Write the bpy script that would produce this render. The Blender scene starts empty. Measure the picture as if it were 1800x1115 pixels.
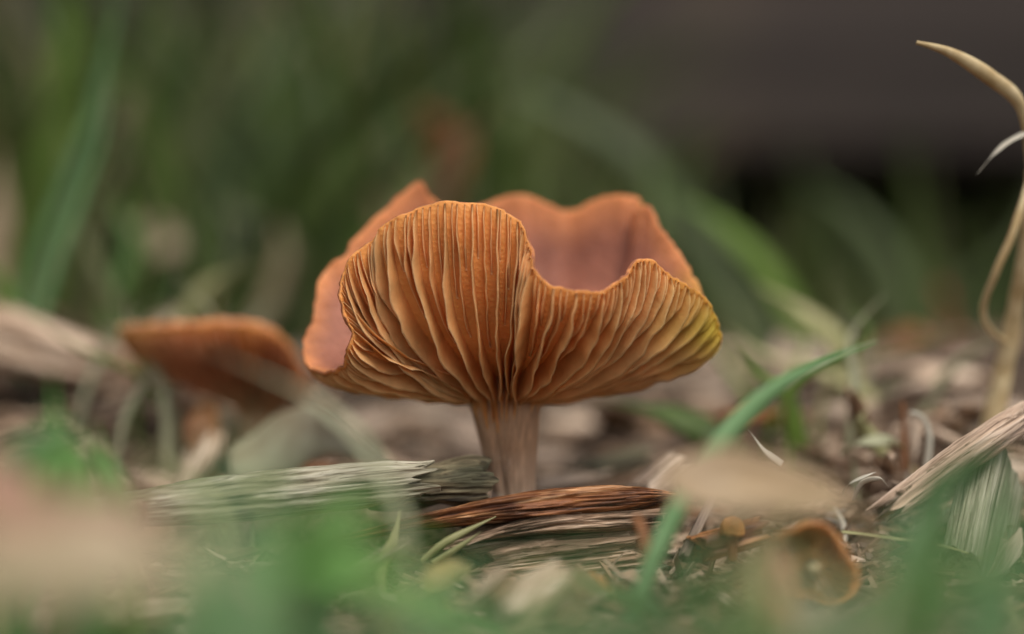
import bpy, math, random
import numpy as np
from mathutils import Vector, Matrix, noise as mnoise

# ------------------------------------------------------------------ camera, sky, sun, exposure
scene = bpy.context.scene
COL = scene.collection
S = 0.01                      # the script is written in centimetres
CAM_Y, CAM_Z, LENS = -27.5, 2.9, 90.0
cam_d = bpy.data.cameras.new('camera')
cam = bpy.data.objects.new('camera', cam_d); COL.objects.link(cam)
cam.location = (0, CAM_Y*S, CAM_Z*S); cam.rotation_euler = (math.radians(90), 0, 0)
cam_d.lens = LENS; cam_d.sensor_width = 36; cam_d.clip_start = 0.002; cam_d.clip_end = 100
cam_d.dof.use_dof = True; cam_d.dof.focus_distance = 26.45*S; cam_d.dof.aperture_fstop = 6.2
scene.camera = cam

SUN_EL, SUN_AZ = 58.0, 152.0          # azimuth measured from +y (north) clockwise: behind the camera, a little to its right
world = bpy.data.worlds.new('World'); scene.world = world; world.use_nodes = True
wn = world.node_tree; bgn = wn.nodes['Background']
sky = wn.nodes.new('ShaderNodeTexSky'); sky.sky_type = 'NISHITA'; sky.sun_disc = False
sky.sun_elevation = math.radians(SUN_EL); sky.sun_rotation = math.radians(SUN_AZ)
sky.air_density = 1.0; sky.dust_density = 3.0
hs = wn.nodes.new('ShaderNodeHueSaturation'); hs.inputs['Saturation'].default_value = 0.12   # thin overcast: the blue is washed out
wn.links.new(sky.outputs[0], hs.inputs['Color']); wn.links.new(hs.outputs[0], bgn.inputs[0])
bgn.inputs[1].default_value = 0.10
sd = bpy.data.lights.new('sun', 'SUN'); sd.energy = 1.5; sd.angle = math.radians(28); sd.color = (1.0, 0.93, 0.82)
sun = bpy.data.objects.new('sun', sd); COL.objects.link(sun)
az, el = math.radians(SUN_AZ), math.radians(SUN_EL)
sdir = Vector((math.sin(az)*math.cos(el), math.cos(az)*math.cos(el), math.sin(el)))
sun.rotation_euler = sdir.to_track_quat('Z', 'Y').to_euler(); sun.location = sdir*3
vs = scene.view_settings
vs.view_transform = 'Standard'; vs.look = 'None'; vs.gamma = 1.0; vs.use_curve_mapping = False; vs.exposure = 0.62
scene.render.engine = 'CYCLES'
scene.cycles.use_denoising = True
scene.cycles.max_bounces = 10; scene.cycles.transmission_bounces = 4; scene.cycles.diffuse_bounces = 7
scene.cycles.caustics_reflective = False; scene.cycles.caustics_refractive = False

rng = random.Random(7)
def P(px, py, Y):
    """point of the place that lies Y cm behind the mushroom's stem, seen at that spot of the 1800 px wide photo"""
    d = Y - CAM_Y; s = 36.0/LENS*d/1800.0
    return Vector(((px-900)*s, Y, CAM_Z + (557.5-py)*s))
def nz(x, y=0.0, z=0.0): return mnoise.noise(Vector((x, y, z)))
def sst(a, b, x):
    t = max(0.0, min(1.0, (x-a)/(b-a))); return t*t*(3-2*t)
def ground_z(x, y):
    z = 2.0*sst(.8, 9.5, y) + 1.4*sst(19, 48, y) - 0.5*sst(-5, -16, y) + 0.5*sst(3, 9, x)*sst(-4, 4, y)
    z += .75*sst(1.8, 4.5, x)*sst(-2.5, 2.5, y)*(1-sst(4, 11, y)) + .7*sst(-2.5, -5, x)*sst(.5, 4, y)*(1-sst(6, 13, y))   # low banks of litter
    z += .6*math.exp(-(x/2.4)**2-((y-.9)/1.05)**2) + .28*sst(-1.4, -3, x)*math.exp(-((y+1.5)/1.1)**2)
    z -= 1.7*sst(.5, 6, x)*sst(8, 26, y) + .5*sst(-1, -6, x)*sst(8, 20, y)
    z += 0.25*nz(x*.22+5, y*.22) + 0.12*nz(x*.7, y*.7+9)
    return z*(1-0.6*sst(60, 300, math.hypot(x, y)))

# ------------------------------------------------------------------ object helpers
def tag(o, label=None, cat=None, group=None, kind=None):
    if label: o['label'] = label
    if cat: o['category'] = cat
    if group: o['group'] = group
    if kind: o['kind'] = kind
    return o
def mesh_data(name, verts, faces, mat, smooth=True, attrs=None):
    me = bpy.data.meshes.new(name)
    me.from_pydata([(v[0]*S, v[1]*S, v[2]*S) for v in verts], [], faces)
    me.materials.append(mat)
    if smooth: me.shade_smooth()
    for k, vals in (attrs or {}).items():
        a = me.attributes.new(k, 'FLOAT', 'POINT'); a.data.foreach_set('value', np.asarray(vals, np.float32))
    me.update(); return me
def add(name, me, parent=None, loc=(0, 0, 0), rot=None):
    o = bpy.data.objects.new(name, me); COL.objects.link(o)
    o.location = (loc[0]*S, loc[1]*S, loc[2]*S)
    if rot is not None: o.rotation_euler = rot
    if parent is not None: o.parent = parent
    return o
def empty(name, loc):
    o = add(name, None, loc=loc); o.empty_display_size = 0.005; return o
def rel(verts, org): return [(v[0]-org[0], v[1]-org[1], v[2]-org[2]) for v in verts]

# ------------------------------------------------------------------ materials
def new_mat(name):
    m = bpy.data.materials.new(name); m.use_nodes = True
    nt = m.node_tree; return m, nt, nt.nodes['Principled BSDF']
def nd(nt, t, **kw):
    n = nt.nodes.new(t)
    for k, v in kw.items():
        if hasattr(n, k): setattr(n, k, v)
        else: n.inputs[k].default_value = v
    return n
def ramp(nt, stops):
    r = nt.nodes.new('ShaderNodeValToRGB'); e = r.color_ramp.elements
    while len(e) < len(stops): e.new(0.5)
    for i, (p, c) in enumerate(stops): e[i].position = p; e[i].color = (*c, 1)
    return r
def mix(nt, fac, a, b, mode='MIX'):
    m = nt.nodes.new('ShaderNodeMix'); m.data_type = 'RGBA'; m.blend_type = mode
    for s, v in ((m.inputs[0], fac), (m.inputs[6], a), (m.inputs[7], b)):
        if hasattr(v, 'links') or isinstance(v, bpy.types.NodeSocket): nt.links.new(v, s)
        elif isinstance(v, tuple): s.default_value = (*v, 1) if len(v) == 3 else v
        else: s.default_value = v
    return m.outputs[2]
def coords(nt, scale=(1, 1, 1), which='Object'):
    tc = nt.nodes.new('ShaderNodeTexCoord'); mp = nt.nodes.new('ShaderNodeMapping')
    nt.links.new(tc.outputs[which], mp.inputs[0]); mp.inputs['Scale'].default_value = scale
    return mp
def bump(nt, bs, height, strength, dist):
    b = nt.nodes.new('ShaderNodeBump'); b.inputs['Strength'].default_value = strength; b.inputs['Distance'].default_value = dist
    nt.links.new(height, b.inputs['Height']); nt.links.new(b.outputs[0], bs.inputs['Normal'])
def translucent(nt, bs, colour, amount):
    tr = nt.nodes.new('ShaderNodeBsdfTranslucent'); ms = nt.nodes.new('ShaderNodeMixShader'); ms.inputs[0].default_value = amount
    if isinstance(colour, tuple): tr.inputs[0].default_value = (*colour, 1)
    else: nt.links.new(colour, tr.inputs[0])
    out = nt.nodes['Material Output']
    nt.links.new(bs.outputs[0], ms.inputs[1]); nt.links.new(tr.outputs[0], ms.inputs[2]); nt.links.new(ms.outputs[0], out.inputs[0])

def gill_mat(name, face, edge, yellow, amount=.3):
    m, nt, bs = new_mat(name)
    e = nd(nt, 'ShaderNodeAttribute', attribute_name='edge'); y = nd(nt, 'ShaderNodeAttribute', attribute_name='yellow')
    mp = coords(nt, (350, 350, 350)); n = nd(nt, 'ShaderNodeTexNoise', Scale=1.0, Detail=5.0); nt.links.new(mp.outputs[0], n.inputs[0])
    mp2 = coords(nt, (2600, 2600, 2600)); n2 = nd(nt, 'ShaderNodeTexNoise', Scale=1.0, Detail=2.0); nt.links.new(mp2.outputs[0], n2.inputs[0])
    c = mix(nt, e.outputs['Fac'], face, edge)
    r = ramp(nt, [(.3, (.80, .76, .72)), (.7, (1.12, 1.1, 1.08))]); nt.links.new(n.outputs[0], r.inputs[0])
    c = mix(nt, 1.0, c, r.outputs[0], 'MULTIPLY')
    c = mix(nt, y.outputs['Fac'], c, yellow)
    nt.links.new(c, bs.inputs['Base Color']); bs.inputs['Roughness'].default_value = .62
    bs.inputs['Specular IOR Level'].default_value = .25
    bump(nt, bs, n2.outputs[0], .35, .0002)
    translucent(nt, bs, c, amount); return m
def flesh_mat(name, inner, rim, yellow, edge_dark=(.2, .07, .04), sss=.2, under=(.72, .3, .085)):
    m, nt, bs = new_mat(name)
    a = nd(nt, 'ShaderNodeAttribute', attribute_name='rim'); y = nd(nt, 'ShaderNodeAttribute', attribute_name='yellow')
    ln = nd(nt, 'ShaderNodeAttribute', attribute_name='line')
    mp = coords(nt, (160, 160, 160)); n = nd(nt, 'ShaderNodeTexNoise', Scale=1.0, Detail=6.0, Roughness=.6); nt.links.new(mp.outputs[0], n.inputs[0])
    mp2 = coords(nt, (2100, 2100, 2100)); n2 = nd(nt, 'ShaderNodeTexVoronoi', Scale=1.0); nt.links.new(mp2.outputs[0], n2.inputs[0])
    c = mix(nt, a.outputs['Fac'], inner, rim)
    r = ramp(nt, [(.34, (.72, .68, .68)), (.66, (1.2, 1.18, 1.16))]); nt.links.new(n.outputs[0], r.inputs[0])
    c = mix(nt, 1.0, c, r.outputs[0], 'MULTIPLY')
    r2 = ramp(nt, [(.0, (.86, .84, .84)), (.6, (1.08, 1.06, 1.06))]); nt.links.new(n2.outputs['Distance'], r2.inputs[0])
    c = mix(nt, .8, c, r2.outputs[0], 'MULTIPLY')
    n4 = nd(nt, 'ShaderNodeTexNoise', Scale=1500.0, Detail=2.0); tc4 = nt.nodes.new('ShaderNodeTexCoord'); nt.links.new(tc4.outputs['Object'], n4.inputs[0])
    r4 = ramp(nt, [(.26, (.45, .4, .36)), (.33, (1, 1, 1))]); nt.links.new(n4.outputs[0], r4.inputs[0]); c = mix(nt, .8, c, r4.outputs[0], 'MULTIPLY')
    ua = nd(nt, 'ShaderNodeAttribute', attribute_name='under'); c = mix(nt, ua.outputs['Fac'], c, under)
    c = mix(nt, y.outputs['Fac'], c, yellow)
    # dark thread along the very edge, broken up
    n3 = nd(nt, 'ShaderNodeTexNoise', Scale=900.0, Detail=3.0)
    tc = nt.nodes.new('ShaderNodeTexCoord'); nt.links.new(tc.outputs['Object'], n3.inputs[0])
    mm = nd(nt, 'ShaderNodeMath', operation='MULTIPLY'); nt.links.new(ln.outputs['Fac'], mm.inputs[0])
    r3 = ramp(nt, [(.34, (0, 0, 0)), (.52, (1, 1, 1))]); nt.links.new(n3.outputs[0], r3.inputs[0]); nt.links.new(r3.outputs[0], mm.inputs[1])
    c = mix(nt, mm.outputs[0], c, edge_dark)
    nt.links.new(c, bs.inputs['Base Color']); bs.inputs['Roughness'].default_value = .55
    bs.inputs['Specular IOR Level'].default_value = .18
    bs.inputs['Subsurface Weight'].default_value = sss; bs.inputs['Subsurface Radius'].default_value = (1, .42, .2); bs.inputs['Subsurface Scale'].default_value = .0016
    bump(nt, bs, n2.outputs['Distance'], .4, .0002); return m
def stem_mat(name, top, mid, base):
    m, nt, bs = new_mat(name)
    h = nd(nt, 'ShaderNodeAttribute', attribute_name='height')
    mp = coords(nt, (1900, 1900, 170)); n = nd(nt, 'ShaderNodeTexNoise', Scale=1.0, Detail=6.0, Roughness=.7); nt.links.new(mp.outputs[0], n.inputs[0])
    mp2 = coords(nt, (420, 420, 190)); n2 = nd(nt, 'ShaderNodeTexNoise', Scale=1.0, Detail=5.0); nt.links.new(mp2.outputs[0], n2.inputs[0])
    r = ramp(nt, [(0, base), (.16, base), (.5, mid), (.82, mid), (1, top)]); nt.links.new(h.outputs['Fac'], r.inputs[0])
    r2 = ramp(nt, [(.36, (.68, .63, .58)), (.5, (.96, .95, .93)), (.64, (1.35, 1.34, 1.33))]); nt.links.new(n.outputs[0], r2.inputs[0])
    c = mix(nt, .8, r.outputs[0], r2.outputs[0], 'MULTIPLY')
    # pale felt near the foot
    f = nd(nt, 'ShaderNodeMath', operation='MULTIPLY_ADD'); nt.links.new(h.outputs['Fac'], f.inputs[0]); f.inputs[1].default_value = -1.1; 
    nt.links.new(n2.outputs[0], f.inputs[2])
    r3 = ramp(nt, [(.2, (0, 0, 0)), (.42, (.8, .8, .8))]); nt.links.new(f.outputs[0], r3.inputs[0])
    c = mix(nt, r3.outputs[0], c, (.62, .5, .44))
    nt.links.new(c, bs.inputs['Base Color']); bs.inputs['Roughness'].default_value = .6
    bs.inputs['Subsurface Weight'].default_value = .15; bs.inputs['Subsurface Radius'].default_value = (1, .45, .25); bs.inputs['Subsurface Scale'].default_value = .0012
    bump(nt, bs, n.outputs[0], .9, .0004); return m
def wood_mat(name, stops, grain=1.0, rough=.75, pscale=1.0, patch=None, var=.3):
    """stops: colour ramp over the grain; local x runs along the grain"""
    m, nt, bs = new_mat(name)
    mp = coords(nt, (70*grain, 1300*grain, 1300*grain)); n = nd(nt, 'ShaderNodeTexNoise', Scale=1.0, Detail=7.0, Roughness=.62, Distortion=.6)
    oi = nt.nodes.new('ShaderNodeObjectInfo')
    vm = nd(nt, 'ShaderNodeVectorMath', operation='MULTIPLY_ADD'); nt.links.new(oi.outputs['Random'], vm.inputs[0]); vm.inputs[1].default_value = (91, 53, 37)
    nt.links.new(mp.outputs[0], vm.inputs[2]); nt.links.new(vm.outputs[0], n.inputs[0])
    mp2 = coords(nt, (120*pscale, 260*pscale, 260*pscale)); n2 = nd(nt, 'ShaderNodeTexNoise', Scale=1.0, Detail=5.0); nt.links.new(mp2.outputs[0], n2.inputs[0])
    r = ramp(nt, stops); nt.links.new(n.outputs[0], r.inputs[0])
    c = r.outputs[0]
    if patch:
        rp = ramp(nt, [(.5, (0, 0, 0)), (.64, (1, 1, 1))]); nt.links.new(n2.outputs[0], rp.inputs[0])
        c = mix(nt, rp.outputs[0], c, patch)
    mp3 = coords(nt, (45*grain, 2600*grain, 2600*grain)); n3 = nd(nt, 'ShaderNodeTexNoise', Scale=1.0, Detail=3.0, Distortion=1.2); nt.links.new(mp3.outputs[0], n3.inputs[0])
    rl = ramp(nt, [(.36, (.28, .24, .2)), (.45, (1, 1, 1)), (.6, (1, 1, 1)), (.7, (1.3, 1.28, 1.25))]); nt.links.new(n3.outputs[0], rl.inputs[0])
    c = mix(nt, .9, c, rl.outputs[0], 'MULTIPLY')
    ro = ramp(nt, [(0, (1-var,)*3), (1, (1+var, 1+var*.9, 1+var*.8))]); nt.links.new(oi.outputs['Random'], ro.inputs[0])
    c = mix(nt, 1.0, c, ro.outputs[0], 'MULTIPLY')
    nt.links.new(c, bs.inputs['Base Color']); bs.inputs['Roughness'].default_value = rough; bs.inputs['Specular IOR Level'].default_value = .3
    bump(nt, bs, n.outputs[0], .8, .0004); return m
def leaf_mat(name, a, b, trans=.3, var=.35, scale=260):
    m, nt, bs = new_mat(name)
    mp = coords(nt, (scale, scale, scale)); n = nd(nt, 'ShaderNodeTexNoise', Scale=1.0, Detail=5.0); nt.links.new(mp.outputs[0], n.inputs[0])
    r = ramp(nt, [(.35, a), (.65, b)]); nt.links.new(n.outputs[0], r.inputs[0])
    oi = nt.nodes.new('ShaderNodeObjectInfo')
    ro = ramp(nt, [(0, (1-var,)*3), (1, (1+var,)*3)]); nt.links.new(oi.outputs['Random'], ro.inputs[0])
    c = mix(nt, 1.0, r.outputs[0], ro.outputs[0], 'MULTIPLY')
    nt.links.new(c, bs.inputs['Base Color']); bs.inputs['Roughness'].default_value = .5; bs.inputs['Specular IOR Level'].default_value = .4
    bump(nt, bs, n.outputs[0], .3, .0004)
    translucent(nt, bs, c, trans); return m
def grass_mat(name, stops, trans=.35):
    """per-blade colour from the 'tone' attribute"""
    m, nt, bs = new_mat(name)
    a = nd(nt, 'ShaderNodeAttribute', attribute_name='tone'); r = ramp(nt, stops); nt.links.new(a.outputs['Fac'], r.inputs[0])
    nt.links.new(r.outputs[0], bs.inputs['Base Color']); bs.inputs['Roughness'].default_value = .45; bs.inputs['Specular IOR Level'].default_value = .4
    translucent(nt, bs, r.outputs[0], trans); return m

M = {}
M['gill'] = gill_mat('gill', (.80, .42, .145), (.95, .70, .38), (.64, .50, .06), .45)
M['cap'] = flesh_mat('cap', (.29, .118, .078), (.60, .24, .095), (.6, .42, .05))
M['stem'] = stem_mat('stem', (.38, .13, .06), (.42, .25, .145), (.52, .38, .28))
M['gill_b'] = gill_mat('gill_back', (.55, .2, .085), (.7, .33, .16), (.4, .3, .05))
M['cap_b'] = flesh_mat('cap_back', (.6, .29, .2), (.8, .46, .31), (.45, .34, .09))
M['cap_tan'] = flesh_mat('cap_tan', (.36, .265, .155), (.34, .24, .13), (.4, .3, .1), edge_dark=(.3, .16, .08))
M['stem_tan'] = stem_mat('stem_tan', (.33, .22, .1), (.44, .28, .16), (.45, .3, .2))
M['gill_c'] = gill_mat('gill_fallen', (.34, .14, .035), (.5, .25, .08), (.4, .3, .05))
M['cap_c'] = flesh_mat('cap_fallen', (.4, .18, .06), (.5, .27, .09), (.45, .34, .09))
M['wood_grey'] = wood_mat('wood_grey', [(.34, (.08, .065, .04)), (.45, (.27, .24, .165)), (.56, (.42, .39, .29)), (.68, (.54, .5, .4))], patch=(.2, .19, .11), var=.1)
M['wood_dark'] = wood_mat('wood_dark', [(.36, (.035, .028, .02)), (.5, (.15, .12, .07)), (.64, (.36, .3, .18))], patch=(.09, .085, .05), var=.1)
M['bark'] = wood_mat('bark', [(.34, (.035, .014, .008)), (.45, (.24, .085, .03)), (.55, (.48, .22, .085)), (.68, (.62, .4, .24))], grain=.8, rough=.42, patch=(.1, .035, .015), var=.05)
M['wood_split'] = wood_mat('wood_split', [(.34, (.08, .042, .026)), (.45, (.31, .19, .12)), (.56, (.52, .36, .25)), (.68, (.68, .53, .41))], patch=(.2, .13, .085), var=.1)
M['wood_pink'] = wood_mat('wood_pink', [(.3, (.12, .07, .045)), (.5, (.42, .30, .22)), (.7, (.58, .46, .37))], var=.15)
M['chip_pale'] = wood_mat('chip_pale', [(.36, (.2, .13, .085)), (.5, (.47, .35, .26)), (.64, (.66, .54, .43))], grain=.8, var=.3)
M['chip_brown'] = wood_mat('chip_brown', [(.3, (.06, .035, .02)), (.5, (.21, .125, .075)), (.7, (.36, .24, .15))], grain=.8, var=.4)
M['chip_grey'] = wood_mat('chip_grey', [(.36, (.085, .06, .045)), (.5, (.26, .195, .15)), (.64, (.43, .35, .28))], grain=.8, var=.35)
M['chip_rust'] = wood_mat('chip_rust', [(.3, (.08, .03, .015)), (.5, (.3, .12, .045)), (.7, (.45, .21, .09))], grain=.8, var=.3)
M['slab'] = wood_mat('slab', [(.36, (.08, .075, .05)), (.5, (.27, .26, .18)), (.64, (.46, .44, .34))], grain=.6, patch=(.15, .16, .1), var=.1)
M['timber'] = wood_mat('timber', [(.3, (.024, .018, .015)), (.5, (.05, .038, .033)), (.7, (.075, .058, .051))], grain=.03, pscale=.09, patch=(.09, .066, .05), var=.05)
M['straw'] = leaf_mat('straw', (.52, .37, .18), (.74, .6, .36), .2, .05, 420)
M['fibre'] = leaf_mat('fibre', (.5, .45, .36), (.66, .62, .52), .2, .15)
M['straw_green'] = leaf_mat('straw_green', (.33, .32, .14), (.5, .47, .24), .25, .15)
M['green'] = leaf_mat('green_blade', (.115, .235, .055), (.165, .31, .085), .35, .25)
M['bluegreen'] = leaf_mat('bluegreen_blade', (.14, .27, .11), (.2, .35, .15), .35, .2)
M['vivid'] = leaf_mat('vivid_blade', (.11, .28, .045), (.15, .35, .06), .35, .2)
M['darkgreen'] = leaf_mat('dark_blade', (.05, .115, .03), (.08, .17, .045), .3, .2)
M['bg_green'] = leaf_mat('bg_green', (.06, .1, .02), (.092, .14, .032), .35, .25)
M['bg_olive'] = leaf_mat('bg_olive', (.10, .115, .045), (.15, .16, .065), .35, .2)
M['bg_blue'] = leaf_mat('bg_blue', (.085, .12, .045), (.125, .16, .068), .35, .2)
M['bg_lime'] = leaf_mat('bg_lime', (.11, .19, .025), (.15, .24, .035), .35, .1)
M['veil'] = leaf_mat('veil_blade', (.18, .33, .14), (.24, .4, .19), .35, .15)
M['dead_tan'] = leaf_mat('dead_tan', (.30, .225, .14), (.42, .33, .21), .25, .12)
M['dead_rose'] = leaf_mat('dead_rose', (.24, .13, .08), (.33, .19, .125), .2, .12)
M['dead_brown'] = leaf_mat('dead_brown', (.2, .075, .028), (.32, .13, .045), .2, .2)
M['dead_red'] = leaf_mat('dead_red', (.18, .03, .015), (.26, .05, .025), .2, .1)
M['dead_green'] = leaf_mat('dead_green', (.33, .33, .2), (.47, .47, .31), .3, .12)
M['dead_pale'] = leaf_mat('dead_pale', (.40, .33, .22), (.54, .52, .36), .4, .05, 200)
M['leaf_tan'] = leaf_mat('leaf_tan', (.40, .28, .165), (.48, .35, .21), .3, .02, 120)
M['leaf_orange'] = leaf_mat('leaf_orange', (.42, .24, .12), (.5, .3, .17), .3, .02, 120)
M['dead_yellow'] = leaf_mat('dead_yellow', (.36, .28, .1), (.48, .39, .17), .3, .12)
M['grass'] = grass_mat('grass', [(0, (.022, .04, .007)), (.3, (.06, .1, .018)), (.55, (.1, .15, .034)), (.72, (.16, .17, .06)), (.87, (.26, .2, .11)), (1, (.36, .27, .17))])
M['litter'] = grass_mat('litter', [(0, (.05, .03, .02)), (.35, (.15, .095, .06)), (.6, (.3, .19, .12)), (.8, (.45, .32, .22)), (1, (.62, .47, .35))], .05)
m, nt, bs = new_mat('soil'); M['soil'] = m
mp = coords(nt, (140, 140, 140)); n = nd(nt, 'ShaderNodeTexNoise', Scale=1.0, Detail=9.0, Roughness=.7); nt.links.new(mp.outputs[0], n.inputs[0])
r = ramp(nt, [(.3, (.018, .012, .008)), (.5, (.06, .04, .026)), (.7, (.14, .1, .065))]); nt.links.new(n.outputs[0], r.inputs[0])
nt.links.new(r.outputs[0], bs.inputs['Base Color']); bs.inputs['Roughness'].default_value = .9; bump(nt, bs, n.outputs[0], 1.0, .002)

# ------------------------------------------------------------------ ground
def axis(fine, step, far):
    a = list(np.arange(-fine, fine+1e-6, step)); x = fine; k = step
    while x < far: k *= 1.5; x += k; a = [-x] + a + [x]
    return a
ax = axis(32, .5, 2500); gy = [v+14 for v in ax]
gv = [(x, y, ground_z(x, y)) for y in gy for x in ax]; nx = len(ax)
gf = [(j*nx+i, j*nx+i+1, (j+1)*nx+i+1, (j+1)*nx+i) for j in range(len(gy)-1) for i in range(nx-1)]
tag(add('ground', mesh_data('ground', gv, gf, M['soil'])), 'dark brown garden soil under the litter', kind='structure')

# ------------------------------------------------------------------ timber step behind the grass
def box(x0, x1, y0, y1, z0, z1, bev=.25, wob=0.0, seed=0):
    """bevelled bar, long side in x, split along its length so that its edges can waver"""
    prof = [(y0, z0+bev), (y0+bev, z0), (y1-bev, z0), (y1, z0+bev), (y1, z1-bev), (y1-bev, z1), (y0+bev, z1), (y0, z1-bev)]
    n = 40; vs_, fs = [], []
    for i in range(n+1):
        x = x0+(x1-x0)*i/n
        for k, (y, z) in enumerate(prof): vs_.append((x, y+wob*nz(x*.06, k*3.1, seed), z+wob*nz(x*.06, k*3.1+50, seed)))
    for i in range(n):
        for k in range(8): fs.append((i*8+k, i*8+(k+1) % 8, (i+1)*8+(k+1) % 8, (i+1)*8+k))
    fs.append(tuple(range(8))); fs.append(tuple(n*8+k for k in reversed(range(8)))); return vs_, fs
deck = empty('timber_step', (0, 46, ground_z(0, 46)))
tag(deck, 'dark grey-brown weathered timber step raised above the soil behind the grass', 'step')
dz = ground_z(0, 46)
v, f = box(-110, 110, 46, 50, 7.6, 25, .4, .25, 3); add('front_board', mesh_data('front_board', rel(v, (0, 46, dz)), f, M['timber'], False), deck)
shade_me = mesh_data('shade_plank', rel(box(-112, 112, 0, 11.6, 25.1, 27.5, .4, .2, 5)[0], (0, 0, dz)), f, M['timber'], False)
for k in range(6): add('shade_plank', shade_me, deck, (0, -1.5+12*k, 0))  # planks out of view, added so the gap under the board stays dark
postm = mesh_data('post', *box(-4.5, 4.5, 0, 8, -6, 25-dz-.15, .3, 0, 1), M['timber'], False)
for x in (-85, 85):
    for y in (50.2, 100): add('post', postm, deck, (x, y-46, 0))
v, f = box(-110, 110, 110, 114, dz-3, 25, .4, .2, 8); add('back_board', mesh_data('back_board', rel(v, (0, 46, dz)), f, M['timber'], False), deck)

# ------------------------------------------------------------------ mushrooms with a funnel cap
def closed_spline(pts, n):
    pts = [np.array(p, float) for p in pts]; k = len(pts); out = []
    for i in range(k):
        p0, p1, p2, p3 = pts[i-1], pts[i], pts[(i+1) % k], pts[(i+2) % k]
        for j in range(24):
            t = j/24; m1 = (p2-p0)*.5; m2 = (p3-p1)*.5
            l = np.linalg.norm(p2-p1); 
            for q in (m1, m2):
                ln = np.linalg.norm(q)
                if ln > 1.2*l: q *= 1.2*l/ln
            h00 = 2*t**3-3*t*t+1; h10 = t**3-2*t*t+t; h01 = -2*t**3+3*t*t; h11 = t**3-t*t
            out.append(h00*p1+h10*m1+h01*p2+h11*m2)
    a = np.array(out+[out[0]]); d = np.r_[0, np.cumsum(np.linalg.norm(np.diff(a, axis=0), axis=1))]
    u = np.linspace(0, d[-1], n, endpoint=False)
    return np.stack([np.interp(u, d, a[:, c]) for c in range(3)], 1), d[-1]
def csmooth(a, w):
    k = np.hanning(2*w+3)[1:-1]; k /= k.sum(); n = len(a)
    return np.convolve(np.r_[a[-w:], a, a[:w]], k, 'valid')[:n]

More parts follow.
